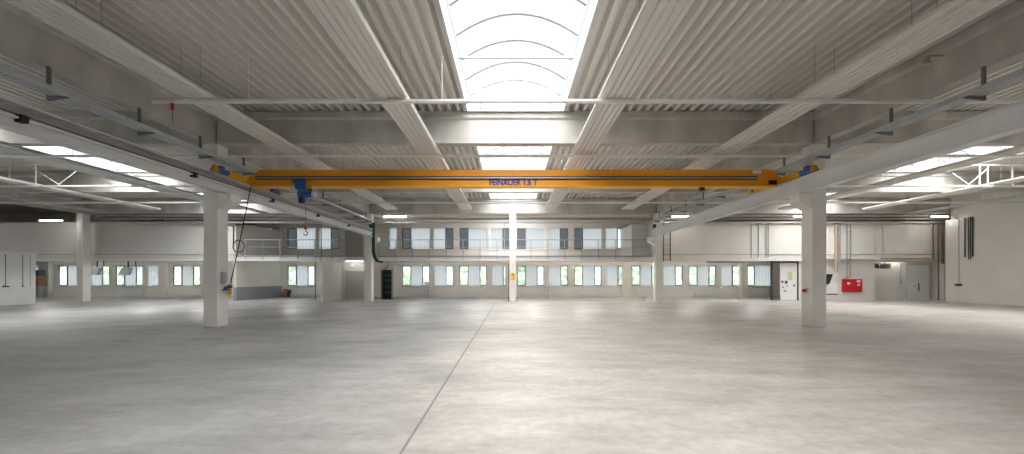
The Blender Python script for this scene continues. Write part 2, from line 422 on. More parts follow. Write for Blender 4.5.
TP = [(-.25, ZT), (.25, ZT), (.25, ZT - .2), (.17, ZT - .26), (.17, ZB), (-.17, ZB), (-.17, ZT - .26), (-.25, ZT - .2)]
def girder(x, label, y1=36.6):
    r = MB().prism([(x + a * .9, b) for a, b in TP], 'y', YF + .05, y1).build('concrete_girder', M['concrete'])
    return tag(r, label, 'girder', 'long roof girders', 'thing')
girder(XL - .02, 'long concrete roof girder above the left crane runway')
girder(XR + .02, 'long concrete roof girder above the right crane runway')
girder(XO, 'long concrete roof girder above the white partition')
def xbeam(y, x0, x1, label):
    yc = y + .17
    r = MB().prism([(yc + a, b) for a, b in TP], 'x', x0, x1).build('concrete_beam', M['concrete'])
    return tag(r, label, 'beam', 'cross beams', 'thing')
oc = ['nearest, in front of the crane', 'middle, half hidden behind the crane', 'farthest, above the gallery']
for i, y in enumerate(BEAMS):
    g = .24
    xbeam(y, XL - .02 + g, XR + .02 - g, 'wide concrete cross beam of the middle hall, ' + oc[i])
    xbeam(y, XO + g, XL - .02 - g, 'concrete cross beam of the left aisle, ' + ['nearest', 'middle', 'farthest, by the gallery wall'][i])
    xbeam(y, XR + .02 + g, XW + .40, 'concrete cross beam of the right aisle, ' + ['nearest', 'middle', 'farthest, by the gallery wall'][i])

struct('trim_16', MB().prism([(6.475 + a, b) for a, b in TP], 'x', XL + .22, XR - .22), M['concrete'])

# ------------------------------------------------------------------ skylights
def skylight(ix, iy):
    x0, x1 = HX[ix]; y0, y1 = (SKY + [SKG])[iy]; cx = (x0 + x1) / 2
    name = SKX[ix][1]
    seen = ix < 3 and 1 <= iy <= 3 and (ix == 1 or iy >= 2)
    zc, rise = 7.46, .52
    def arc(n, dr=0, inset=.1):
        hw = (x1 - x0) / 2 - inset
        return [(cx - hw * cos(pi * k / n) if 0 else cx - hw + 2 * hw * k / n, zc + dr + rise * (1 - ((2 * k / n) - 1) ** 2)) for k in range(n + 1)]
    if seen:
        wh = {(1, 1): 'nearest barrel skylight overhead in the middle hall', (1, 2): 'middle hall barrel skylight seen just above the crane', (1, 3): 'middle hall barrel skylight seen just below the crane',
              (0, 2): 'left aisle barrel skylight, the nearer one', (0, 3): 'left aisle barrel skylight, the farther one',
              (2, 2): 'right aisle barrel skylight, the nearer one', (2, 3): 'right aisle barrel skylight, the farther one'}[(ix, iy)]
        r = thing('skylight', (cx, (y0 + y1) / 2, 7.0), wh, 'skylight', 'barrel skylights', 'thing')
    else:
        wn[0] += 1
        r = thing('window_%d' % wn[0], (cx, (y0 + y1) / 2, 7.0), None, None, kind='structure')
    e = .012
    cb = MB().box(x0 + e, x0 + .06, y0 + e, y1 - e, 6.96, zc).box(x1 - .06, x1 - e, y0 + e, y1 - e, 6.96, zc)
    cb.box(x0 + .06, x1 - .06, y0 + e, y0 + .06, 6.96, zc).box(x0 + .06, x1 - .06, y1 - .06, y1 - e, 6.96, zc)
    # flat edge trim lapping under the deck
    cb.box(x0 - .06, x0 + e, y0, y1, 6.985, 7.012).box(x1 - e, x1 + .06, y0, y1, 6.985, 7.012)
    cb.build('curb', M['curb'], r)
    # glazing: vault and two gable ends
    A = arc(20); g = MB()
    v = [(x, y0 + .04, z) for x, z in A] + [(x, y1 - .04, z) for x, z in A]; n = len(A)
    g.add(v, [(i, i + 1, i + 1 + n, i + n) for i in range(n - 1)], True)
    g.build('glazing', M['skyglaze'], r)
    for y in (y0 + .04, y1 - .04):
        MB().add([(x, y, z) for x, z in A], [tuple(range(n))]).build('gable_glazing', M['gable'], r)
    if seen:
        nb = 6; A2 = arc(20, -.035, .13)
        for k in range(nb + 1):
            y = y0 + .12 + (y1 - y0 - .24) * k / nb
            MB().tube([(x, y, z) for x, z in A2], .036, 8).build('bow', M['bow'], r)
        ym = y0 + (y1 - y0) * .63
        B(x0 + .07, x1 - .07, ym - .02, ym + .02, zc - .12, zc - .07).build('tie_bar', M['bow'], r)
        for s in (-1, 1):
            B(cx + s * 1.12 - .03, cx + s * 1.12 + .03, y1 - .16, y1 - .1, 7.0, zc + .24).build('gable_post', M['bow'], r)
            MB().tube([(cx + s * 1.4, ym, zc - .1), (cx - s * 1.4, y1 - .15, zc + .02)], .006, 5).build('bracing_wire', M['alu'], r)
    # sampling portal for the daylight through this opening
    L = bpy.data.lights.new('daylight_portal', 'AREA'); L.shape = 'RECTANGLE'; L.size = x1 - x0 - .1; L.size_y = y1 - y0 - .1
    L.cycles.is_portal = True
    o = bpy.data.objects.new('daylight_portal', L); o.location = (cx, (y0 + y1) / 2, 7.44); C.objects.link(o)
for ix in range(4):
    for iy in {0: (0, 1, 2, 3), 1: (0, 1, 2, 3, 4), 2: (0, 1, 2, 3), 3: (1, 2)}[ix]: skylight(ix, iy)
for (zc, zh, xa, xb, sd) in ((1.8, 1.75, -42, 22, 1), (4.92, 1.8, -21, 10, 1)):
    L = bpy.data.lights.new('daylight_portal', 'AREA'); L.shape = 'RECTANGLE'; L.size = xb - xa; L.size_y = zh
    L.cycles.is_portal = True
    o = bpy.data.objects.new('daylight_portal', L); o.location = ((xa + xb) / 2, YB + .2 if sd > 0 else YF - .28, zc); o.rotation_euler = (-sd * pi / 2, 0, 0); C.objects.link(o)

# ------------------------------------------------------------------ crane runways
def runway(xc, side, label):
    r = thing('crane_runway', (xc, 10, 4.39), label, 'crane runway', 'crane runways')
    z0, z1 = 4.395, 4.90; w = .15
    y0, y1 = YF + .1, 29.3
    prof = [(xc - w, z0), (xc + w, z0), (xc + w, z0 + .022), (xc + .007, z0 + .03), (xc + .007, z1 - .03), (xc + w, z1 - .022), (xc + w, z1), (xc - w, z1), (xc - w, z1 - .022), (xc - .007, z1 - .03), (xc - .007, z0 + .03), (xc - w, z0 + .022)]
    MB().prism(prof, 'y', y0, y1).build('beam', M['runway'], r)
    B(xc - .03, xc + .03, y0, y1, z1, z1 + .045).build('rail', M['galv'], r)
    for yy in (14.475, 29.1):
        B(xc - .14, xc + .14, yy - .2, yy + .2, 4.377, 4.394).build('bearing_plate', M['galv'], r)
    B(xc - .1, xc + .1, y1 - .13, y1 - .03, z1 + .046, z1 + .3).build('end_stop', M['dark'], r)
    if side < 0:
        cr = B(xc + .04, xc + .11, y0, y1, z0 + .215, z0 + .255).build('conductor_rail', M['white'], r)
        B(xc + .03, xc + .12, y0, y1, z0 + .30, z0 + .42).build('cable_duct', M['duct'], r)  # added dark strip standing in for the shade under the top flange
        for yy in (8.3, 12.8, 17.0, 21.0, 25.0):
            B(xc + .01, xc + .165, yy - .07, yy + .07, z0 + .16, z0 + .295, ch=.01).build('conductor_box', M['black'], cr)
    return r
XRL, XRR = -9.4, 9.62
runway(XRL, -1, 'long pale steel crane runway beam on the left columns, with conductor boxes')
runway(XRR, 1, 'long pale steel crane runway beam on the right columns, plain web')

# ------------------------------------------------------------------ crane
YC = 15.5
cr = thing('overhead_crane', (0, YC, 4.82), 'orange overhead travelling crane spanning the hall between both runways', 'crane')
xa, xb = -9.28, 9.50
prof = [(xa, 5.0), (xa + .13, 4.85), (xb - .13, 4.85), (xb, 5.0), (xb, 5.12), (xb - .33, 5.41), (xa + .45, 5.41), (xa, 5.12)]
gd = MB().prism(prof, 'y', YC - .16, YC + .16).build('girder', M['orange'], cr)
B(xa + .14, xb - .14, YC - .19, YC + .19, 4.815, 4.849).build('bottom_flange', M['yellow'], gd)
B(xa + .3, xb - .85, YC - .25, YC - .20, 5.085, 5.125).build('festoon_rail', M['galv'], gd)
B(xa + .3, xb - .85, YC - .20, YC - .165, 5.055, 5.175).build('rail_channel', M['dark'], gd)
B(8.50, 8.80, YC - .168, YC - .161, 5.275, 5.39).build('label_plate', M['white'], gd)
B(6.70, 6.86, YC - .07, YC + .07, 4.70, 4.814).build('limit_stop', M['dark'], gd)
B(9.05, 9.3, YC - .26, YC - .17, 4.88, 5.02).build('junction_box', M['black'], gd)
fc = bpy.data.curves.new('crane_lettering', 'FONT'); fc.body = 'FEINAUER 1.6 T'; fc.size = .30; fc.extrude = .004; fc.offset = .013
fc.align_x = 'CENTER'; fc.materials.append(M['purple'])
ft = bpy.data.objects.new('lettering_source', fc); C.objects.link(ft)
bpy.context.view_layer.update()
lm = bpy.data.meshes.new_from_object(ft.evaluated_get(bpy.context.evaluated_depsgraph_get()))
bpy.data.objects.remove(ft); lm.name = 'lettering'
if not lm.materials: lm.materials.append(M['purple'])
fo = bpy.data.objects.new('lettering', lm); C.objects.link(fo); fo.parent = gd
fo.location = Vector((.08, YC - .166, 4.862)) - world(gd); fo.rotation_euler = (pi / 2, 0, 0); fo.scale = (.83, 1, 1)
# end carriages
for s, xc in ((-1, XRL), (1, XRR)):
    y0, y1 = 13.5, 17.55
    ins = -s
    c = MB()
    c.prism([(y0 + .25, 4.97), (y0 + .4, 4.952), (y1 - .3, 4.952), (y1, 4.97), (y1, 5.08), (YC + .8, 5.14), (YC - .7, 5.14), (y0 + .25, 5.03)], 'x', xc - .105, xc + .105)
    ca = c.build('end_carriage', M['yellow'], cr)
    for yy in (y0 + .6, y1 - .35):
        MB().tube([(xc - .112, yy, 5.022), (xc + .112, yy, 5.022)], .07, 16).build('wheel', M['dark'], ca)
    for ya_, yb_ in ((y0 + .249, y0 + .17), (y1 + .001, y1 + .08)):
        MB().tube([(xc, ya_, 5.01), (xc, yb_, 5.01)], .04, 10).build('buffer', M['black'], ca)
    def drive(yg, dirn):
        g = MB().tube([(xc + ins * .107, yg, 5.01), (xc + ins * .24, yg, 5.01)], .10, 14).box(xc + ins * .17 - .05, xc + ins * .17 + .05, yg - .07, yg + .07, 4.95, 5.12, ch=.02)
        g.build('drive_gearbox', M['brass'], ca)
        m_ = MB().tube([(xc + ins * .17, yg + dirn * .105, 5.01), (xc + ins * .17, yg + dirn * .60, 5.01)], .085, 14).build('drive_motor', M['blue'], ca)
        B(xc + ins * .12, xc + ins * .23, yg + dirn * .3 - .09, yg + dirn * .3 + .09, 5.085, 5.16, ch=.01).build('terminal_box', M['blue'], m_)
    drive(y0 + .1, 1)
    if s < 0: drive(y1 - .15, -1)
# chain hoist
xh = -7.38
h = MB().box(xh - .19, xh + .19, YC - .255, YC - .215, 4.72, 4.99, ch=.01).box(xh - .19, xh + .19, YC + .215, YC + .255, 4.72, 4.99, ch=.01)
h.box(xh - .16, xh + .16, YC - .23, YC + .23, 4.70, 4.76, ch=.01)
ho = h.build('hoist_trolley', M['blue'], cr)
for dx in (-.11, .11):
    for s in (-1, 1):
        MB().tube([(xh + dx, YC + s * .105, 4.893), (xh + dx, YC + s * .21, 4.893)], .042, 12).build('trolley_wheel', M['dark'], ho)
MB().tube([(xh - .2, YC - .33, 4.95), (xh + .22, YC - .33, 4.95)], .075, 12).build('trolley_motor', M['blue'], ho)
hb = MB().box(xh - .16, xh + .14, YC - .16, YC + .15, 4.46, 4.68, ch=.03).box(xh - .05, xh + .05, YC - .04, YC + .04, 4.67, 4.705).tube([(xh + .13, YC, 4.57), (xh + .32, YC, 4.57)], .11, 16)
hb = hb.build('hoist_body', M['blue'], cr)
MB().tube([(xh + .321, YC, 4.57), (xh + .42, YC, 4.57)], .10, 16).build('motor_cover', M['alu'], hb)
MB().prism([(xh - .14, 4.47), (xh + .02, 4.47), (xh + .0, 4.26), (xh - .12, 4.26)], 'y', YC - .1, YC + .1).build('chain_bag', M['black'], hb)
MB().tube([(xh + .08, YC, 4.42), (xh + .08, YC, 3.48)], .008, 6).build('load_chain', M['dark'], hb)
MB().tube([(xh + .08, YC, 3.50), (xh + .08, YC, 3.46), (xh + .08, YC, 3.32)], .042, 12).build('hook_block', M['hookred'], hb)
hk = [(xh + .08 + .07 * sin(t), YC, 3.19 + .07 * cos(t)) for t in [k * .3 for k in range(17)]]
MB().tube([(xh + .08, YC, 3.30)] + hk, .018, 8).build('hook', M['dark'], hb)
# pendant control hooked to the near left column
pts = []
for k in range(25):
    t = k / 24; pts.append((-9.08 + t * (-9.43 + 9.08) , 15.22 + t * (14.66 - 15.22), 4.80 + t * (1.42 - 4.80) - .06 * sin(pi * t)))
MB().tube(pts, .017, 6).build('pendant_cable', M['black'], cr)
pc = B(-9.50, -9.40, 14.60, 14.70, 1.04, 1.40, ch=.02).build('pendant_control', M['yellow'], cr)
B(-9.51, -9.39, 14.59, 14.71, 1.25, 1.36, ch=.01).build('button_block', M['blue'], pc)
b_ = B(-9.568, -9.47, 14.36, 14.56, 1.44, 1.80, ch=.01).build('control_box', M['galv'])
tag(b_, 'small grey control box fixed to the near left column', 'box')
br = MB().box(-9.568, -9.39, 14.42, 14.58, 1.19, 1.225).tube([(-9.45, 14.44, 1.226), (-9.45, 14.44, 1.32)], .05, 12).build('blue_bracket', M['blue'])
tag(br, 'small blue bracket on the near left column beside the crane pendant', 'bracket')
eb = thing('emergency_button', (9.81, 14.45, 1.2), 'round red emergency button on the near right column', 'button')
B(9.75, 9.818, 14.39, 14.51, 1.10, 1.27, ch=.01).build('housing', M['alu'], eb)
MB().tube([(9.749, 14.45, 1.185), (9.71, 14.45, 1.185), (9.709, 14.45, 1.185), (9.67, 14.45, 1.185)], .05, 14).build('push_button', M['red'], eb)
ys = thing('warning_sign', (.12, 29.6, 1.45), 'yellow vertical sign on the slim mid hall column', 'sign')
B(-.02, .27, 29.603, 29.618, 1.45, 1.94).build('plate', M['signyellow'], ys)
B(.03, .22, 29.598, 29.602, 1.80, 1.84).build('symbol', M['wood'], ys)

# ------------------------------------------------------------------ cable trays
def tray(x0, x1, z0, y0, y1, label, brackets=(), hx=None, armside=1, axis='y', group='cable trays', h=.10):
    r = thing('cable_tray', ((x0 + x1) / 2, (y0 + y1) / 2, z0), label, 'cable tray', group)
    t = .006; mb = MB()
    mb.box(x0, x0 + t, y0, y1, z0, z0 + h).box(x1 - t, x1, y0, y1, z0, z0 + h) if axis == 'y' else mb.box(x0, x1, y0, y0 + t, z0, z0 + h).box(x0, x1, y1 - t, y1, z0, z0 + h)
    # perforated floor: cross slats with slots between
    if axis == 'y':
        n = int((y1 - y0) / .09)
        for k in range(n):
            a = y0 + k * (y1 - y0) / n; mb.box(x0 + t, x1 - t, a, a + .066, z0, z0 + t)
    else:
        mb.box(x0, x1, y0 + t, y1 - t, z0, z0 + t)
    mb.build('tray', M['tray'], r)
    if axis == 'y':
        MB().tube([(x0 + .09, y0, z0 + .03), (x0 + .09, y1, z0 + .03)], .02, 6).build('cable', M['black'], r)
    first = None
    for yy in brackets:
        b = MB()
        b.box(hx - .025, hx + .025, yy - .03, yy + .03, z0 - .09, ZB - .005)
        xt = x1 + .03 if armside > 0 else x0 - .03
        b.prism([(hx, z0 - .012), (xt, z0 - .012), (xt, z0 - .04), (hx, z0 - .09)], 'y', yy - .028, yy + .028)
        b.build('bracket', M['bracket'], r)
    return r
yb = [9.05 + 2.2 * k for k in range(10) if abs(9.05 + 2.2 * k - 14.4) > .5]
tray(-9.56, -9.23, 5.37, YF + .1, 29.3, 'grey perforated cable tray hung beside the left roof girder', yb, -9.59, 1)
tray(9.45, 9.78, 5.37, YF + .1, 29.3, 'grey perforated cable tray hung beside the right roof girder', yb, 9.81, -1)
def rods(r, pts, z0, z1, m=M['alu'], rad=.008, name='hanger_rod'):
    base = None
    for (x, y) in pts:
        if base is None:
            base = MB().tube([(x, y, z0), (x, y, z1)], rad, 5).build(name, m, r); b0 = (x, y)
        else:
            copy_part(base, r, (x - b0[0], y - b0[1], 0))
t1 = tray(-16.5, -16.2, 5.86, 6, 29.2, 'grey cable tray above the inner heating panel of the left aisle')
rods(t1, [(-16.35, y) for y in (16.5, 19, 21.5, 24, 26.5)], 5.87, 7.01)
t2 = tray(26.4, 26.8, 5.86, 10, 29.2, 'blue grey cable tray high in the right aisle')
rods(t2, [(26.6, y) for y in (19, 21.5, 24, 26.5, 28.5)], 5.87, 7.01)
t3 = tray(-27.0, -26.6, 5.86, 10, 29.2, 'blue grey cable tray high in the left aisle')
rods(t3, [(-26.8, y) for y in (24, 26.5, 28.5)], 5.87, 7.01)

# ------------------------------------------------------------------ radiant heating panels
def heater(x0, x1, y0, y1, label, z=5.87):
    inner_low = label.find('right') >= 0
    x0 *= .97; x1 = x0 + .86
    if inner_low: x1 = x0 + .74
    else: x0 = x1 - .74
    r = thing('heating_panel', ((x0 + x1) / 2, y0, z), label, 'heating panel', 'radiant ceiling panels')
    n = 5; w = x1 - x0; prof = []
    p = w / n
    for k in range(n):
        a = x0 + k * p
        prof += [(a, z + .045), (a + p * .25, z + .045), (a + p * .36, z), (a + p * .89, z), (a + p, z + .045)]
    prof += [(x1, z + .10), (x1 - .02, z + .10), (x1 - .02, z + .06), (x0 + .02, z + .06), (x0 + .02, z + .10), (x0, z + .10)]
    MB().prism(prof, 'y', y0, y1).build('panel', M['panel'], r)
    pts = []
    y = y0 + 1.0
    while y < y1:
        if y > 5 and not any(b - .15 < y < b + .5 for b in BEAMS): pts += [(x0 + (.48 if abs(x0 + 17.43) < .1 else .17), y), (x1 - .12, y)]
        y += 2.45
    rods(r, pts, z + .07, 7.01, M['galv'], .007)
    return r
heater(-8.22, -7.36, YF + 1, 27.3, 'ribbed white heating strip under the ceiling, outer one on the left of the middle hall')
heater(-3.42, -2.55, YF + 1, 27.3, 'ribbed white heating strip left of the middle skylight')
heater(2.17, 3.04, YF + 1, 27.3, 'ribbed white heating strip right of the middle skylight')
heater(7.12, 7.98, YF + 1, 27.3, 'ribbed white heating strip under the ceiling, outer one on the right of the middle hall')
heater(-18.1, -17.24, 4, 27.3, 'ribbed white heating strip in the left aisle, inner one')
heater(-23.5, -22.65, 4, 27.3, 'ribbed white heating strip in the left aisle, outer one')
heater(17.25, 18.1, 4, 27.3, 'ribbed white heating strip in the right aisle, inner one')
heater(22.65, 23.5, 4, 27.3, 'ribbed white heating strip in the right aisle, outer one')

# ------------------------------------------------------------------ light trunking
def trunk(x0, x1, y, label, z=5.80, hang=2.3):
    r = thing('light_trunking', ((x0 + x1) / 2, y, z), label, 'light rail', 'cross light rails')
    MB().prism([(y - .045, z - .01), (y - .02, z - .045), (y + .02, z - .045), (y + .045, z - .01), (y + .045, z + .04), (y - .045, z + .04)], 'x', x0, x1).build('rail', M['white'], r)
    k = x0; sg = None
    pts = []
    while k < x1:
        if not any(abs(k - g) < .75 for g in (XL, XR, XO)) and not any(a - .05 < k < b + .05 for a, b in HX) and not any(a - .05 < k < b + .05 for a, b in ((-8, -7.1), (-3.35, -2.45), (2.1, 3), (6.9, 7.8), (-17.6, -16.7), (-22.85, -21.9), (16.7, 17.6), (21.95, 22.85), (-16.6, -16.1), (26.4, 26.8), (-27, -26.6)) + (((-23.7, -17.2), (18.2, 24.4)) if abs(y - 19.95) < .1 else ())):
            pts.append((k, y))
        k += hang
    rods(r, pts, z + .04, 7.01, M['white'], .009, 'hanger')
    return r
trunk(-8.54, 29.2, 10.37, 'white light rail across the hall, nearest to the front')
trunk(-28.9, 29.2, 15.02, 'white light rail across the hall just above the crane')
trunk(-28.9, 29.2, 19.95, 'white light rail across the aisles, with lattice frames over it')
trunk(-28.9, 29.2, 24.33, 'white light rail across the hall just below the crane')
# lattice frames in the aisles
def lattice(x0, x1, xs, zig, label):
    y = 19.95
    r = thing('lattice_frame', ((x0 + x1) / 2, y, 5.86), label, 'steel frame', 'aisle lattice frames')
    B(x0, x1, y - .03, y + .03, 6.74, 6.80).build('top_bar', M['white'], r)
    for x in xs: B(x - .02, x + .02, y - .02, y + .02, 5.845, 6.74).build('post', M['white'], r)
    for a, b in zig: MB().tube([a[:1] + (y,) + a[1:], b[:1] + (y,) + b[1:]], .02, 6).build('diagonal', M['white'], r)
    for x in (x0 + .08, x1 - .08): MB().tube([(x, y, 6.79), (x, y, 7.01)], .01, 5).build('hanger', M['white'], r)
lattice(-23.6, -17.0 - .3, (-22.95, -21.75), [((-22.0, 6.7), (-20.7, 5.88)), ((-20.7, 5.88), (-19.6, 6.7))], 'white steel lattice frame hanging in the left aisle')
lattice(18.3, 24.3, (21.45, 21.82, 22.95), [((20.2, 6.4), (20.95, 5.88)), ((20.95, 5.88), (21.8, 6.6))], 'white steel lattice frame hanging in the right aisle')

# ------------------------------------------------------------------ services along the gallery front
def pipe(x0, x1, y, z, rad, m, label, cat='pipe'):
    r = thing('service_pipe', ((x0 + x1) / 2, y, z), label, cat)
    MB().tube([(x0, y, z), (x1, y, z)], rad, 10).build('tube', m, r)
    x = x0 + .7
    while x < x1 - .3:
        MB().tube([(x, y - .0, z), (x + .001, y, z)], rad + .015, 10).tube([(x, y, z + rad), (x, y, ZT)], .008, 5).build('pipe_clamp', M['galv'], r); x += 4.3
    return r
pipe(-28.8, 30.8, 30.255, 5.93, .055, M['white'], 'thin white service pipe running above the gallery front')
pipe(-28.8, 30.8, 30.44, 5.74, .085, M['pipe'], 'thick beige service pipe running along the gallery front')
tray(-28.8, 30.8, 5.42, 30.25, 30.5, 'long grey cable tray crossing above the gallery railing', axis='x')
def tube_light(x, y, z, label, w=1.6):
    r = thing('tube_light', (x, y, z), label, 'tube light', 'lit tube lights')
    B(x - w / 2, x + w / 2, y - .06, y + .06, z + .03, z + .08).build('housing', M['white'], r)
    MB().tube([(x - w / 2 + .05, y, z), (x + w / 2 - .05, y, z)], .028, 8).build('lamp', M['lamp'], r)
    for s in (-1, 1): MB().tube([(x + s * w * .4, y, z + .08), (x + s * w * .4, y, 7.01)], .006, 5).build('hanger', M['galv'], r)
tube_light(-7.8, 29.3, 5.72, 'lit tube lamp above the gallery railing, right of the far left column')
tube_light(11.35, 29.25, 5.72, 'lit tube lamp beside the far right column')
tube_light(19.6, 29.25, 5.72, 'lit tube lamp behind the near right column', 1.3)
tube_light(28.7, 29.2, 5.70, 'lit tube lamp near the right end wall', 1.2)
tube_light(-30.4, 28.8, 5.38, 'lit tube lamp left of the outer left column')
for x_, wh in ((-11.7, 'inside the alcove with the double grey door'), (-7.0, 'right of the open switch cabinet'), (-2.6, 'left of the slim sign column'), (5.4, 'above the right white floor pedestal'), (9.0, 'left of the far right column'), (1.6, 'right of the slim sign column'), (13.0, 'right of the cable ladder'), (17.2, 'left of the white sliding panel'), (-15.6, 'over the small leaning board'), (-22.0, 'behind the near left column'), (-26.0, 'between the outer left and near left columns'), (-33.2, 'left of the outer left column'), (28.0, 'in the recess with the pale double door')):  # all but the alcove lamp are added, tucked out of view, to brighten the passage
    y_ = 32.6 if x_ == -11.7 else 31.4 if x_ == 28.0 else 31.15
    r = thing('batten_light', (x_, y_, 2.9), 'lit batten lamp under the gallery, ' + wh, 'batten light', 'battens under the gallery')
    B(x_ - .62, x_ + .62, y_ - .04, y_ + .04, 2.885, 2.917).build('ceiling_mount', M['white'], r)
    MB().tube([(x_ - .6, y_, 2.868), (x_ + .6, y_, 2.868)], .016, 8).build('lamp', M['batten' if x_ not in (-11.7, 28.0) else 'lamp'], r)
# railing along the gallery
def railing(x0, x1, label):
    y = YG - .11
    r = thing('gallery_railing', ((x0 + x1) / 2, y, 3.0), label, 'railing', 'gallery railings')
    MB().tube([(x0, y, 4.27), (x1, y, 4.27)], .024, 8).build('top_rail', M['galv'], r)
    MB().tube([(x0, y, 3.76), (x1, y, 3.76)], .016, 8).build('mid_rail', M['galv'], r)
    n = round((x1 - x0) / 1.16); base = None
    for k in range(n + 1):
        x = x0 + .03 + (x1 - x0 - .06) * k / n
        if base is None: base = B(x - .02, x + .02, y - .02, y + .02, 2.9, 4.25).build('post', M['galv'], r); bx = x
        else: copy_part(base, r, (x - bx, 0, 0))
railing(-18.6, -10.1, 'grey tube railing of the gallery left of the far left column')
railing(-9.3, 9.7, 'long grey tube railing of the gallery right of the far left column')

# ------------------------------------------------------------------ radiators and small things by the windows
def radiator(x0, x1, label):
    r = thing('radiator', ((x0 + x1) / 2, YB - .09, .15), label, 'radiator', 'white radiators under the windows')
    n = int((x1 - x0) / .1); prof = []
    mb = MB().box(x0, x1, YB - .14, YB - .05, .17, .72, ch=.012)
    for k in range(n):
        a = x0 + .04 + k * (x1 - x0 - .08) / n
        mb.box(a, a + .05, YB - .155, YB - .141, .2, .69)
    mb.build('panel', M['white'], r)
    for x in (x0 + .15, x1 - .15): B(x - .03, x + .03, YB - .13, YB - .06, .001, .17).build('foot', M['white'], r)
    MB().tube([(x1 - .08, YB - .1, .72), (x1 + .06, YB - .1, .72), (x1 + .1, YB - .1, .72)], .03, 8).build('valve', M['alu'], r)
RL = {-5: 'under the windows behind the grey hoods', -4: 'under the windows just left of the near left column', -2: 'beside the small leaning wooden board', 0: 'right of the open switch cabinet', 1: 'between the left white pedestal and the yellow sign column', 2: 'left of the right white pedestal', 3: 'right of the right white pedestal', 4: 'just behind the far right column', 5: 'under the windows in the middle of the right bay'}
for k, lb in RL.items():
    p = P0 + PER * k
    radiator(p + (.4 if k != -2 else .62), p + (2.5 if k != -2 else 3.1), 'white panel radiator ' + lb)
radiator(20.3, 21.6, 'short white panel radiator beside the white sliding panel')
def pedestal(x, label):
    y = 35.6
    r = thing('socket_pedestal', (x, y, 0), label, 'power pedestal', 'white socket pedestals')
    B(x - .06, x + .06, y - .05, y + .05, .03, .75).build('post', M['alu'], r)
    B(x - .2, x + .2, y - .16, y + .16, .001, .03).build('base_plate', M['galv'], r)
    B(x - .27, x + .27, y - .16, y + .10, .75, 1.28, ch=.03).build('housing', M['white'], r)
    for dx in (-.13, .13):
        MB().tube([(x + dx, y - .165, .88), (x + dx, y - .22, .86)], .05, 10).build('socket', M['blue'], r)
    MB().tube([(x - .15, y, .75), (x - .3, y, .35), (x - .15, y, .05)], .02, 6).build('cable', M['galv'], r)
pedestal(-6.75, 'white socket pedestal by the windows nearer the open switch cabinet')
pedestal(2.95, 'white socket pedestal by the windows right of the yellow sign column')
# open switch cabinet
sc = thing('switch_cabinet', (-9.3, 32.8, 0), 'tall open switch cabinet with dark inside right of the far left column', 'cabinet')
x0, x1, y0, y1, h = -9.62, -8.92, 32.6, 33.0, 2.2
MB().box(x0, x0 + .04, y0, y1, .002, h).box(x1 - .04, x1, y0, y1, .002, h).box(x0, x1, y1 - .04, y1, .002, h).box(x0, x1, y0, y1, h - .04, h).box(x0, x1, y0, y1, .002, .06).build('body', M['dark'], sc)
MB().box(x0 - .1, x0 - .005, y0 - .02, y0 + .3, .002, h).build('side_panel', M['wood'], sc)
for z in (.5, .95, 1.4, 1.8): B(x0 + .08, x1 - .08, y0 + .18, y0 + .3, z - .1, z + .1, ch=.01).build('switch_module', M['frame'], sc)
dr = MB().prism([(x1 + .005, y0), (x1 + .04, y0), (x1 + .2, y0 - .55), (x1 + .165, y0 - .56)], 'z', .06, h - .02).build('door', M['alu'], sc)
va = thing('air_duct_fitting', (-9.0, 32.8, 2.45), 'pale metal fitting on top of the open switch cabinet', 'duct fitting')
MB().tube([(-9.3, 32.8, 2.203), (-9.3, 32.8, 2.5), (-9.2, 32.8, 2.62), (-8.2, 32.8, 2.68), (-8.0, 32.8, 2.7)], .10, 10).build('duct', M['alu'], va)
# vertical cable ladders
def ladder(pts_fn, n, z0, z1, label, cables=True, loc=(0, 0, 0)):
    r = thing('cable_ladder', loc, label, 'cable ladder', 'vertical cable ladders')
    a, b = pts_fn(0), pts_fn(1)
    for p in (a, b): B(p[0] - .02, p[0] + .02, p[1] - .03, p[1] + .03, z0, z1).build('rail', M['dark'], r)
    for k in range(n):
        z = z0 + .1 + k * (z1 - z0 - .2) / (n - 1)
        MB().tube([(*a, z), (*b, z)], .014, 6).build('rung', M['galv'], r)
    if cables:
        for t in (.3, .55):
            q = pts_fn(t); MB().tube([(q[0] - .03 * (cables == 'x'), q[1] - .05, z0 - .15), (q[0] - .03 * (cables == 'x'), q[1] - .05, z1)], .03, 6).build('cable', M['green'], r)
ladder(lambda t: (10.68 + .48 * t, YG - .06), 8, 2.75, 5.45, 'dark vertical cable ladder right of the far right column', False, (10.9, YG - .06, 2.75))
ladder(lambda t: (XW - .05, 27.72 + .48 * t), 12, 2.95, 5.5, 'vertical cable ladder full of dark green cables on the right end wall', 'x', (XW - .05, 27.9, 3))
gl = thing('cable_bundle', (-9.6, 30.2, 3), 'dark green cable bundle running down the far left column and bending right', 'cable')
for k in range(3):
    o = k * .07
    MB().tube([(-9.40 + o, 29.56, 5.35), (-9.40 + o, 29.56, 4.45), (-9.40 + o, 29.56, 3.4), (-9.32 + o, 29.56, 3.0 + o * .3), (-9.12 + o, 29.56, 2.72 + o * .2), (-8.7, 29.6, 2.63 + o * .6)], .04, 8).build('cable', M['green'], gl)
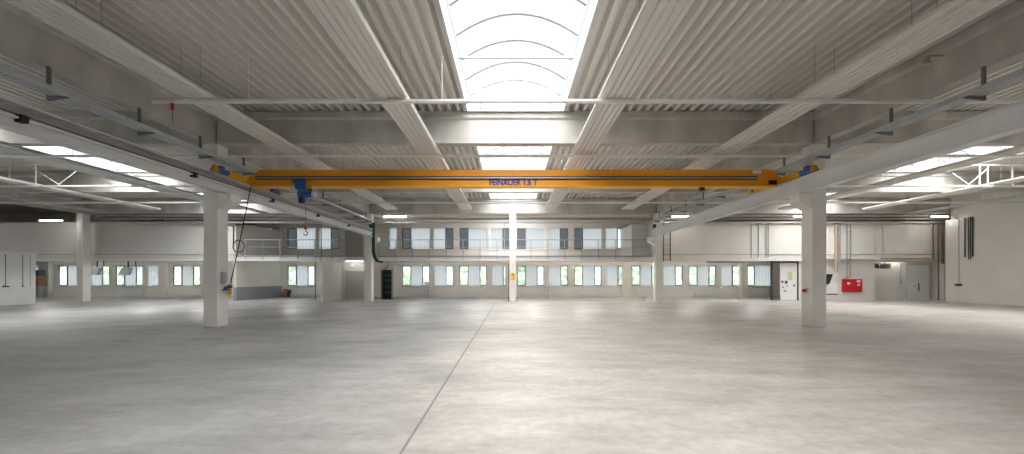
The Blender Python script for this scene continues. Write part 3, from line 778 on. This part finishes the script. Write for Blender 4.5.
# black cable frame and coil by the left end of the gallery
bc = thing('black_cable', (-19.3, YG - .1, 4), 'black cable hung in a loop at the left end of the gallery', 'cable')
MB().tube([(-17.7, YG - .1, 5.35), (-19.2, YG - .1, 5.33), (-19.42, YG - .1, 5.25), (-19.42, YG - .1, 3.9)], .035, 6).build('cable', M['black'], bc)
MB().tube([(-19.05 + .4 * sin(t), YG - .1, 3.82 + .42 * cos(t)) for t in [k * 2 * pi / 24 for k in range(25)]], .035, 6).build('coil', M['black'], bc)
dp = thing('drop_cable', (-15.0, 29.6, 2), 'thin grey conduit dropping to the floor beside the white alcove wall', 'conduit')
MB().tube([(-13.15, 30.2, 5.3), (-13.15, 30.2, 2.7)], .03, 6).build('tube', M['brownpipe'], dp)
MB().tube([(-13.9, 31.0, 2.78), (-13.9, 31.0, .02)], .025, 6).build('tube', M['dark'], dp)
cp = thing('down_pipe', (-.2, 29.9, 0), 'thin dark pipe down the left side of the yellow sign column', 'pipe')
MB().tube([(-.16, 29.9, 2.6), (-.16, 29.9, .02)], .03, 6).build('tube', M['dark'], cp)
cq = thing('thin_conduit', (-.0, 30.3, 0), 'thin light conduit hanging above the railing beside the yellow sign column', 'conduit')
MB().tube([(.55 - 1.0, 30.565, 5.40), (.55 - 1.0, 30.565, 3.25)], .022, 6).build('tube', M['alu'], cq)
B(-.48, -.42, 30.53, 30.598, 5.36, 5.40).build('hanger', M['galv'], cq)
# leaning board by the stair block
lb = thing('wooden_board', (-18.9, 36.2, 0), 'small brown wooden board leaning under the window beside the grey dado wall', 'board')
MB().prism([(36.15, .005), (36.20, .005), (36.56, .70), (36.51, .71)], 'x', -19.05, -18.72).build('board', M['wood'], lb)
MB().prism([(36.22, .005), (36.27, .005), (36.54, .60), (36.49, .61)], 'x', -18.70, -18.40).build('dark_board', M['dark'], lb)
# extraction hoods at the left windows
hr = thing('hood_rail', (-29.5, 34.2, 2.5), 'black rail holding the two grey hoods in front of the left windows', 'rail')
MB().box(-32.0, -29.0, 34.15, 34.21, 2.50, 2.56).box(-31.95, -31.9, 34.15, 34.21, 2.56, 2.915).box(-29.45, -29.4, 34.15, 34.21, 2.56, 2.915).build('bar', M['dark'], hr)
for i, x in enumerate((-32.45, -30.05)):
    e = thing('extraction_hood', (x, 34.0, 2.2), ['tilted grey hood on the black rail nearer the outer left column', 'tilted grey hood on the black rail farther from the outer left column'][i], 'hood', 'grey hoods')
    MB().add([(x - .45, 33.8, 1.84), (x + .30, 33.8, 1.84), (x + .30, 34.13, 1.84), (x - .45, 34.13, 1.84), (x - .12, 33.85, 2.42), (x + .48, 33.85, 2.42), (x + .48, 34.13, 2.42), (x - .12, 34.13, 2.42)],
             [(0, 1, 2, 3), (4, 5, 6, 7), (0, 1, 5, 4), (1, 2, 6, 5), (2, 3, 7, 6), (3, 0, 4, 7)]).build('hood', M['galv'], e)
    MB().tube([(x + .18, 34.0, 2.42), (x + .2, 34.0, 2.6), (x + .2, 34.0, 2.91)], .05, 8).build('neck', M['dark'], e)
wc = thing('wooden_cabinet', (-38.95, 35.9, 0), 'brown wooden cabinet with a dark top beside the white partition', 'cabinet')
B(-39.5, -38.62, 35.6, 36.2, .95, 1.75, ch=.01).build('box', M['wood'], wc)
B(-39.45, -38.66, 35.62, 36.18, 1.76, 2.25, ch=.02).build('dark_screen', M['dark'], wc)
B(-39.5, -38.62, 35.65, 36.15, .002, .94, ch=.01).build('plinth', M['greydado'], wc)
# white partition box at far left
wp = thing('white_partition', (XO, 20, 0), 'long white panelled partition with a flat cap at the left edge', 'partition')
px, pe = -29.22, 26.8
B(px - 3.0, px, 9.0, pe, .002, 3.02).build('body', M['white'], wp)
B(px - 3.05, px + .05, 8.95, pe + .05, 3.022, 3.14).build('cap', M['white'], wp)
for yy, hw in ((19.0, .12), (21.0, .12), (23.1, .12), (25.2, .17), (26.09, .05)):
    B(px + .001, px + .006, yy - .02, yy + .02, 1.15, 3.0).build('panel_joint', M['frame'], wp)
    B(px + .006, px + .05, yy - hw, yy + hw, 1.08, 1.15, ch=.01).build('handle', M['dark'], wp)
B(px + .001, px + .006, 26.49, 26.52, 1.15, 3.0).build('panel_joint', M['galv'], wp)
# white sliding panel at right, with window and stickers
sp = thing('sliding_gate', (19.3, 31.2, 0), 'white sliding panel with stickers and a small greenish window', 'sliding door')
MB().box(19.2, 20.38, 31.05, 31.13, .03, 2.66, ch=.01).build('leaf', M['white'], sp)
B(19.72, 20.02, 31.035, 31.049, 1.45, 2.05).build('pane', M['signyellow'], sp).data.materials[0] = mat('greenish_pane', (.55, .62, .35), .3)
for (x, z, w, hh, m) in ((19.25, 1.25, .14, .16, 'blue'), (19.5, 1.2, .2, .2, 'blue'), (19.62, 1.0, .08, .08, 'frame'), (20.1, 1.0, .12, .14, 'blue'), (19.4, .6, .22, .16, 'galv'), (19.3, .9, .1, .1, 'frame')):
    B(x, x + w, 31.04, 31.049, z, z + hh).build('sticker', M[m], sp)
tk = thing('sliding_track', (16, 30.9, 2.75), 'dark overhead track with an end post carrying the white sliding panel', 'track')
MB().box(13.9, 20.44, 30.98, 31.04, 2.70, 2.78).box(20.39, 20.44, 30.98, 31.1, .002, 2.70).box(18.85, 18.97, 31.6, 31.72, .002, 2.915).build('track', M['dark'], tk)
# red fire cabinet, wall sign and boxes
fcab = thing('fire_hose_cabinet', (24.2, 30.9, .75), 'red fire hose cabinet on the right lower wall', 'fire cabinet')
B(23.5, 24.85, 30.82, 30.998, .62, 1.53, ch=.015).build('box', M['red'], fcab)
B(23.55, 24.8, 30.80, 30.819, .67, 1.48).build('door', M['red'], fcab)
for (x, z, w) in ((23.75, 1.15, .2), (24.5, 1.05, .12), (24.42, 1.3, .28)): B(x, x + w, 30.792, 30.799, z, z + .14).build('sticker', M['white'], fcab)
B(24.1, 24.25, 30.78, 30.799, 1.0, 1.06).build('latch', M['dark'], fcab)
B(23.7, 24.6, 30.9985, 31.03, .9, 1.2).build('wall_mount', M['galv'], fcab)
ws = thing('white_board', (22.7, 30.95, .3), 'white board with a black slanted mark beside the red fire cabinet', 'board')
B(22.35, 23.2, 30.96, 30.998, .42, 1.95).build('board', M['white'], ws)
MB().prism([(22.38, 1.88), (22.86, 1.88), (22.62, 1.20), (22.38, 1.10)], 'y', 30.948, 30.959).build('mark', M['black'], ws)
B(22.35, 23.2, 30.945, 30.959, .42, .48).build('strip', M['dark'], ws)
B(22.5, 23.0, 30.9985, 31.03, 1.0, 1.2).build('wall_mount', M['galv'], ws)
def conduits(items, label, m=M['galv'], loc=(0, 0, 0), name='conduit'):
    r = thing(name, loc, label, 'conduit')
    for pts, rad in items:
        MB().tube(pts, rad, 6).build('tube', m, r)
        p, q = Vector(pts[0]), Vector(pts[1])
        for t in (.15, .75):
            c = p.lerp(q, t); MB().box(c.x - rad - .015, c.x + rad + .015, c.y - rad * .5, YG - .001, c.z - .02, c.z + .02).build('wall_mount', M['galv'], r)
    return r
conduits([([(22.75, 30.5, 5.39), (22.75, 30.5, 2.0)], .1), ([(23.0, 30.5, 5.39), (23.0, 30.5, 2.6)], .06)], 'pair of beige vertical pipes right behind the near right column', M['pipe'], (22.8, 30.5, 2))
conduits([([(23.5, 30.5, 5.39), (23.5, 30.5, 1.66), (23.6, 30.9, 1.58)], .035), ([(23.75, 30.5, 5.39), (23.75, 30.5, 1.7), (23.78, 30.9, 1.58)], .035)], 'pair of thin grey conduits coming down to the red fire cabinet', M['galv'], (23.6, 30.5, 1.5))
conduits([([(25.55, 30.55, 5.40), (25.55, 30.55, 3.08)], .03), ([(26.05, 30.55, 5.40), (26.05, 30.55, 3.08)], .03)], 'pair of thin conduits on the upper wall above the recess', M['alu'], (25.8, 30.55, 3))
conduits([([(16.85, 30.56, 5.45), (16.85, 30.56, 3.0)], .02), ([(17.35, 30.56, 5.45), (17.35, 30.56, 3.05)], .026), ([(17.9, 30.56, 5.45), (17.9, 30.56, 3.05)], .02), ([(18.05, 30.56, 5.45), (18.05, 30.56, 3.05)], .02)], 'row of thin conduits on the cream upper wall left of the near right column', M['galv'], (17.4, 30.56, 3))
conduits([([(29.55, 30.5, 5.39), (29.55, 30.5, 2.9)], .04), ([(29.85, 30.45, 5.39), (29.85, 30.45, .05)], .05), ([(30.15, 30.45, 5.39), (30.15, 30.45, 2.6)], .09)], 'group of brown pipes in the corner beside the pale door', M['brownpipe'], (29.9, 30.4, 0), 'corner_pipes')
conduits([([(25.9, 30.54, 2.98), (29.3, 30.54, 2.98)], .05)], 'beige pipe above the recess with the pale door', M['pipe'], (27.8, 30.7, 2.98), 'recess_pipe')
so = thing('wall_socket', (XW - .05, 28.6, 1.1), 'dark socket box with a conduit rising on the right end wall', 'socket')
B(XW - .09, XW - .002, 28.42, 28.8, 1.08, 1.22, ch=.01).build('box', M['dark'], so)
MB().tube([(XW - .03, 28.6, 1.22), (XW - .03, 28.6, 5.45)], .02, 6).build('conduit', M['galv'], so)
lv = thing('louvre_grille', (27.0, 31.9, 2.5), 'dark louvred grille at the top of the recess beside the pale door', 'grille')
mb = MB()
for k in range(6):
    z = 2.34 + k * .055; mb.prism([(32.0, z), (32.08, z + .03), (32.08, z + .04), (32.0, z + .01)], 'x', 26.2, 27.9)
mb.build('louvre', M['frame'], lv)
MB().box(26.16, 27.94, 32.05, 32.098, 2.30, 2.33).box(26.16, 27.94, 32.05, 32.098, 2.655, 2.69).box(27.03, 27.07, 31.99, 32.09, 2.33, 2.655).build('frame', M['galv'], lv)
sw = thing('light_switch', (28.6, 32.05, 1.1), 'small switch with a conduit left of the pale door', 'switch')
MB().box(28.62, 28.72, 32.05, 32.098, 1.2, 1.35, ch=.005).build('switch_box', M['galv'], sw)
MB().tube([(28.67, 32.08, 1.35), (28.67, 32.08, 2.6)], .02, 6).build('conduit', M['galv'], sw)
# small sensor on the right roof girder, small ceiling speaker heads
ss = thing('flood_light', (9.5, 9.9, 6.5), 'small beige flood light on an arm fixed to the right roof girder', 'flood light')
MB().tube([(9.905, 10.0, 6.70), (9.62, 10.0, 6.70), (9.50, 9.99, 6.66)], .022, 8).build('arm', M['galv'], ss)
MB().tube([(9.50, 9.99, 6.66), (9.47, 9.95, 6.45)], .065, 12, .085).build('lamp_head', M['pipe'], ss)
rs = thing('smoke_detector', (-8.2, 10.37, 5.7), 'small red sensor hanging from the left end of the nearest light rail', 'sensor')
MB().tube([(-8.05, 10.37, 5.752), (-8.05, 10.37, 5.60)], .035, 10).build('body', M['red'], rs)
MB().tube([(-8.05, 10.37, 5.60), (-8.05, 10.37, 5.28)], .006, 5).build('rod', M['dark'], rs)

# ------------------------------------------------------------------ world, camera
w = bpy.data.worlds.new('overcast'); S.world = w; w.use_nodes = True
nt = w.node_tree; bg = nt.nodes['Background']
tc = nt.nodes.new('ShaderNodeTexCoord'); sx = nt.nodes.new('ShaderNodeSeparateXYZ'); nt.links.new(tc.outputs['Generated'], sx.inputs[0])
# bright cloud towards the sun side (behind the viewer, high), duller sky on the window side
dt = nt.nodes.new('ShaderNodeVectorMath'); dt.operation = 'DOT_PRODUCT'; dt.inputs[1].default_value = Vector((0, -.5, .866))
nt.links.new(tc.outputs['Generated'], dt.inputs[0])
mr = nt.nodes.new('ShaderNodeMapRange'); mr.inputs['From Min'].default_value = -1; mr.inputs['From Max'].default_value = 1
nt.links.new(dt.outputs['Value'], mr.inputs['Value'])
rp = nt.nodes.new('ShaderNodeValToRGB'); cr_ = rp.color_ramp
for pos, c in ((.30, (.205, .217, .23)), (.41, (.105, .11, .115)), (.58, (.112, .116, .12)), (.70, (.9, .89, .87)), (.86, (1.62, 1.61, 1.59))):
    el = cr_.elements.new(pos); el.color = (*c, 1)
cr_.elements.remove(cr_.elements[0]); cr_.elements.remove(cr_.elements[-1])
nt.links.new(mr.outputs[0], rp.inputs[0]); nt.links.new(rp.outputs[0], bg.inputs[0]); bg.inputs[1].default_value = 1.0

cam = bpy.data.cameras.new('camera'); co = bpy.data.objects.new('camera', cam); C.objects.link(co)
co.location = (0, 0, 1.6); co.rotation_euler = (pi / 2, 0, 0)
cam.sensor_width = 36; cam.sensor_fit = 'HORIZONTAL'; cam.lens = 436 / 1024 * 36
cam.shift_x = 1 / 1024; cam.shift_y = 51 / 1024; cam.clip_end = 300
S.camera = co
S.view_settings.view_transform = 'Standard'; S.view_settings.look = 'None'; S.view_settings.gamma = 1
S.view_settings.use_curve_mapping = False; S.view_settings.exposure = 2.85
cy = S.cycles
cy.use_denoising = True; cy.denoiser = 'OPENIMAGEDENOISE'
cy.max_bounces = 12; cy.diffuse_bounces = 7; cy.glossy_bounces = 4; cy.transmission_bounces = 6; cy.transparent_max_bounces = 12
cy.sample_clamp_indirect = 6; cy.caustics_reflective = False; cy.caustics_refractive = False
